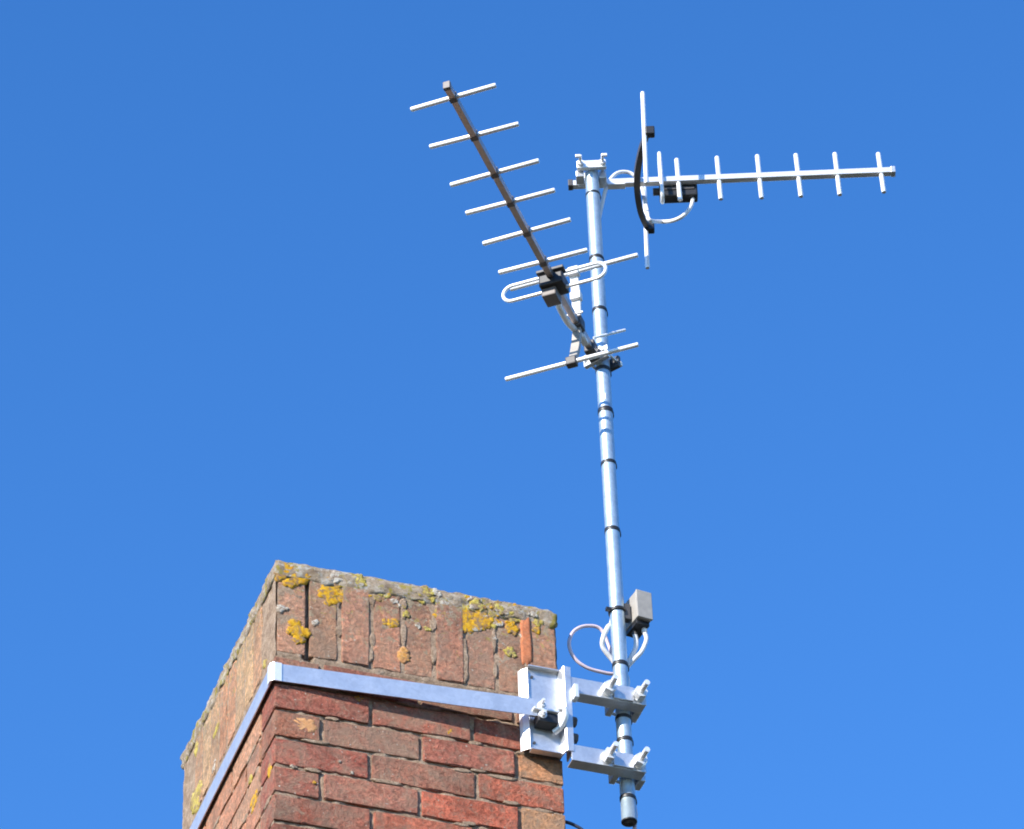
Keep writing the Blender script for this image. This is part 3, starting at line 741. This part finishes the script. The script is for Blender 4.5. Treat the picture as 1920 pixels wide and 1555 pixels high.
# ------------------------------------------------------------------ right antenna (upright rods, boom to the right)
ZR = Z0 + 1.830
ra, rb = onZ(1072, 347, ZR), onZ(1672, 322, ZR)
rd = (rb - ra).normalized(); rp = Vector((-rd.y, rd.x, 0))       # rp points away from the viewer
ant2 = thing('yagi_antenna', 'aerial with upright rods on a boom reaching right from the mast top', 'antenna', (PX, PY, ZR), 'yagi aerials on the mast')
onB = lambda x, y: hit(x, y, ra, rp)
mb = MB(); mb.box((ra + rb) / 2, (rd, rp, ZA), ((rb - ra).length / 2, .0085, .0085), .0012); mb.build('boom', M['alu_boom'], ant2)
for p, s_ in ((rb, 1), (ra, -1)):
    mb = MB(); mb.box(p + rd * .003 * s_, (rd, rp, ZA), (.006, .0102, .0102), .0012); mb.build('boom_cap', M['dgrey'] if s_ < 0 else M['galv'], ant2)
for x, y0, y1 in ((1272, 299, 376), (1348, 295, 374), (1424, 292, 372), (1497, 290, 369), (1570, 288, 366), (1652, 288, 361)):
    A, B = onB(x - 2, y0), onB(x + 2, y1); xm = (A + B) / 2; s_ = (xm - ra).dot(rd); m_ = ra + rd * s_; L = (A.z - B.z) / 2; m_.z = (A.z + B.z) / 2
    tl = rd * random.uniform(-.0015, .0015)
    mb = MB(); mb.tube([m_ - ZA * L - tl, m_ - ZA * (L - .002) - tl, m_ + ZA * (L - .002) + tl, m_ + ZA * L + tl], .0062, 14, rs=[.0054, .0062, .0062, .0054]); mb.build('director', M['alu'], ant2)
# dipole: loop in the plane across the boom, seen edge-on
m_ = onB(1239, 333); m_ = ra + rd * (m_ - ra).dot(rd)
LW, LH = .062, .017; loop = []; m_ += ZA * .012
for i in range(13): a = -math.pi / 2 + math.pi * i / 12; loop.append(m_ + ZA * (LW + LH * math.cos(a)) + rp * (LH * math.sin(a)))
for i in range(13): a = math.pi / 2 + math.pi * i / 12; loop.append(m_ + ZA * (-LW + LH * math.cos(a)) + rp * (LH * math.sin(a)))
mb = MB(); mb.tube(loop, .0050, 12, close=True); mb.build('folded_dipole', M['alu'], ant2)
A = onB(1236, 345); B = onB(1310, 374)
cb = (A + B) / 2; mb = MB(); mb.box(Vector((cb.x, cb.y, ZR - .017)) + rp * .026, (rd, rp, ZA), ((B - A).dot(rd) / 2, .016, .024), .004); bx = mb.build('dipole_box', M['black'], ant2, 'black dipole junction box under the boom')
mb = MB(); mb.box(Vector((cb.x, cb.y, ZR - .018)) + rp * .0095, (rd, rp, ZA), ((B - A).dot(rd) / 2 - .008, .0022, .0045), .001); mb.build('box_rib', M['dgrey'], bx)
mb = MB(); mb.prism(Vector((A.x, A.y, ZR - .014)) + rp * .024 - rd * .008, rd, .010, .016, 12); mb.build('gland', M['black'], bx)
# reflector arm lying across the boom, bowed back, with an upright rod at each end
n0, n1 = onZ(1214, 248, ZR), onZ(1214, 428, ZR); nm = onZ(1194, 340, ZR)
pts = spline([n0, onZ(1201, 288, ZR), nm, onZ(1200, 392, ZR), n1], 8); vs = []; mb = MB()
for i, p in enumerate(pts):
    t_ = (pts[min(i + 1, len(pts) - 1)] - pts[max(i - 1, 0)]).normalized(); nn = t_.cross(ZA).normalized()
    u_ = abs(i / (len(pts) - 1) - .5) * 2; hz = .011 - .004 * u_; wz = .008 - .002 * u_
    for a_, b_ in ((-1, -1), (1, -1), (1, 1), (-1, 1)): vs.append(p + nn * wz * a_ + ZA * hz * b_)
k = len(pts)
mb.add(vs, [(i * 4 + j, (i + 1) * 4 + j, (i + 1) * 4 + (j + 1) % 4, i * 4 + (j + 1) % 4) for i in range(k - 1) for j in range(4)] + [(0, 1, 2, 3), (4 * k - 4, 4 * k - 3, 4 * k - 2, 4 * k - 1)])
ra_ = mb.build('reflector_arm', M['dgrey'], ant2, 'dark bowed reflector arm')
for (x0, y0, x1, y1), cc, sg in (((1205, 174, 1212, 344), n0, -1), ((1208, 346, 1214, 503), n1, 1)):
    A = hit(x0, y0, cc, rp); B = hit(x1, y1, cc, rp)
    mb = MB(); mb.tube([A, A.lerp(B, .015), A.lerp(B, .985), B], .0060, 14, rs=[.0052, .006, .006, .0052]); mb.build('reflector', M['alu'], ant2)
    mb = MB(); mb.box(cc + rd * .006, (rd, rp, ZA), (.012, .010, .013), .003); mb.build('rod_holder', M['black'], ra_)
# mast-top clamp
tc = Vector((PX, PY, ZR)); 
mb = MB(); mb.box(tc + rp * (PR + .006), (rd, rp, ZA), (.034, .0055, .020), .002); c2 = mb.build('mast_clamp', M['zinc'], ant2)
mb = MB(); mb.box(tc - rp * (PR + .007) + ZA * .004, (rd, rp, ZA), (.037, .0065, .0125), .002); mb.build('clamp_jaw', M['zinc'], c2, 'bright front clamp jaw')
mb = MB(); mb.box(tc - rd * .030 - ZA * .014, (rd, rp, ZA), (.010, .016, .010), .002); mb.build('spacer', M['galv'], c2); mb = MB(); mb.box(tc + rd * .028 - ZA * .008 + rp * .012, (rd, rp, ZA), (.009, .016, .013), .002); mb.build('spacer', M['galv'], c2)
for s_ in (-1, 1):
    a = tc + rd * s_ * .028 + ZA * .004
    mb = MB(); mb.tube([a - rp * .062, a + rp * .050], .0040, 10); bo = mb.build('clamp_bolt', M['zinc'], c2)
    mb = MB(); mb.prism(a - rp * (PR + .018), rp, .0085, .008, 6, .2); mb.build('nut', M['zinc'], bo)
    mb = MB(); mb.box(a - rp * .060 + rd * .005 * s_, (rd, rp, ZA), (.007, .003, .004), .001); mb.build('wing', M['zinc'], bo)
mb = MB(); mb.box(tc + rd * .062 + rp * (PR + .022) - ZA * .011, (rd, rp, ZA), (.022, .010, .003), .001); mb.build('boom_saddle', M['zinc'], c2)

# ------------------------------------------------------------------ mast-head box and cables
bxc = onY(1196, 1140, PY - .012)
ang = R(7); bu = Vector((math.cos(ang), math.sin(ang), 0)); bv = Vector((-bu.y, bu.x, 0))
jb = thing('junction_box', 'small grey-beige amplifier box strapped to the right of the mast', 'junction box', bxc - ZA * .04)
bc_ = Vector((bxc.x + .004, bxc.y + .014, bxc.z - .004))
mb = MB(); mb.box(bc_, (bu, bv, ZA), (.0195, .032, .038), .003); mb.build('body', M['grey'], jb)
mb = MB(); mb.box(bc_ - bv * .0335, (bu, bv, ZA), (.0200, .0030, .0388), .0015); mb.build('cover', M['grey'], jb)
mb = MB(); mb.box(bc_ - ZA * .044 + bv * .004, (bu, bv, ZA), (.017, .028, .006), .002); mb.build('underside_shade', M['black'], jb)  # black slab added as the shade under the box
mb = MB(); mb.box(Vector((PX + .018, PY - .002, bc_.z - .010)), AX, (.012, .009, .022), .002); mb.build('mount', M['dgrey'], jb)
mb = MB(); mb.ring((PX, PY, poleZ(1139)), (-.10, .06, 1), PR + .0036, PR + .0002, .009, 36); st = mb.build('strap', M['black'], jb)
mb = MB(); zc_ = poleZ(1139); mb.box((PX - .021, PY - .006, zc_ - .001), AX, (.009, .005, .004), .001); mb.build('strap_tail', M['black'], st)
for dx, dy in ((.010, -.010), (-.006, .008)):
    mb = MB(); mb.prism(bc_ + bu * dx + bv * dy - ZA * .053, ZA, .0065, .014, 10); mb.build('gland', M['white'] if dx > 0 else M['dgrey'], jb)

def cable(name, pts, r, m, label, cat='cable'):
    mb = MB(); mb.tube(spline(pts, 10), r, 10); return tag(mb.build(name, M[m], None), label, cat)
def pz(x, y, dY): return onY(x, y, PY + dY)
g1 = bc_ + bu * .010 - bv * .010 - ZA * .058; g2 = bc_ - bu * .006 + bv * .008 - ZA * .058
cable('coaxial_cable', [g1, pz(1212, 1200, -.005), pz(1203, 1222, -.004), pz(1190, 1236, 0.0), Vector((PX + .018, PY + .012, poleZ(1240))), Vector((PX + .021, PY + .012, poleZ(1262))), Vector((PX + .016, PY + .026, poleZ(1290)))], .0052, 'coax', 'white cable curving from the box underside back to the mast')
cable('coaxial_cable', [g2, pz(1193, 1205, .012), pz(1188, 1224, .014), Vector((PX + .012, PY + .026, poleZ(1236))), pz(1150, 1240, .030), pz(1131, 1215, .022), pz(1131, 1196, .012), pz(1140, 1176, .010), Vector((PX - .006, PY + .026, poleZ(1150))), Vector((PX + .004, PY + .028, poleZ(1120)))], .0058, 'coax', 'short thick white cable loop close behind the mast')
cable('coaxial_cable', [Vector((PX - .004, PY + .034, poleZ(1205))), pz(1128, 1182, .034), pz(1100, 1174, .034), pz(1076, 1184, .034), pz(1067, 1208, .034), pz(1077, 1234, .034), pz(1100, 1252, .034), pz(1130, 1261, .034), pz(1150, 1264, .034), pz(1172, 1262, .034)], .0042, 'coax_pink', 'thin pinkish cable in a wide loop left of the mast')
# long down-lead behind the mast
top_p = [pz(1200, 338, .040), pz(1180, 324, .046), pz(1160, 324, .046), pz(1145, 336, .036), pz(1135, 358, .022), Vector((PX + CBL.x, PY + CBL.y + .004, poleZ(400)))]
down = [Vector((PX + CBL.x + .0008 * math.sin(i), PY + CBL.y + .0045, poleZ(y))) for i, y in enumerate((440, 478, 575, 687, 764, 862, 988, 1090))]
cable('coaxial_cable', top_p + down, .0050, 'coax', 'white cable from the right aerial, taped down the back of the mast')
cable('coaxial_cable', [hit(1300, 366, ra + rp * .026, rp), hit(1296, 386, ra + rp * .024, rp), hit(1282, 404, ra + rp * .02, rp), hit(1262, 414, ra + rp * .03, rp), hit(1240, 416, ra + rp * .05, rp), pz(1218, 413, -.02), pz(1213, 395, .02), pz(1206, 360, .05), pz(1200, 340, .045)], .0052, 'coax', 'white cable hanging in a curve below the black box of the right aerial')
cable('coaxial_cable', [Vector((PX + CBL.x, PY + CBL.y + .004, poleZ(1268))), Vector((PX + CBL.x + .001, PY + CBL.y + .005, poleZ(1340))), Vector((PX + CBL.x, PY + CBL.y + .005, poleZ(1400))), Vector((PX + CBL.x + .002, PY + CBL.y + .004, poleZ(1470))), Vector((PX + CBL.x + .004, PY + CBL.y, poleZ(1510))), pz(1191, 1535, .012), pz(1190, 1555, .016), pz(1188, 1600, .03)], .0046, 'coax_pink', 'pale cable leaving the foot of the mast')
sx = onY(1062, 1534, .02); ex_ = onY(1096, 1560, .02)
cable('overhead_cable', [Vector((WX - .01, .055, sx.z + .010)), Vector((WX + .012, .03, sx.z - .004)), onY(1080, 1549, .022), ex_, onY(1130, 1590, .02)], .0040, 'coax_dark', 'thin dark cable slanting down from the chimney edge')
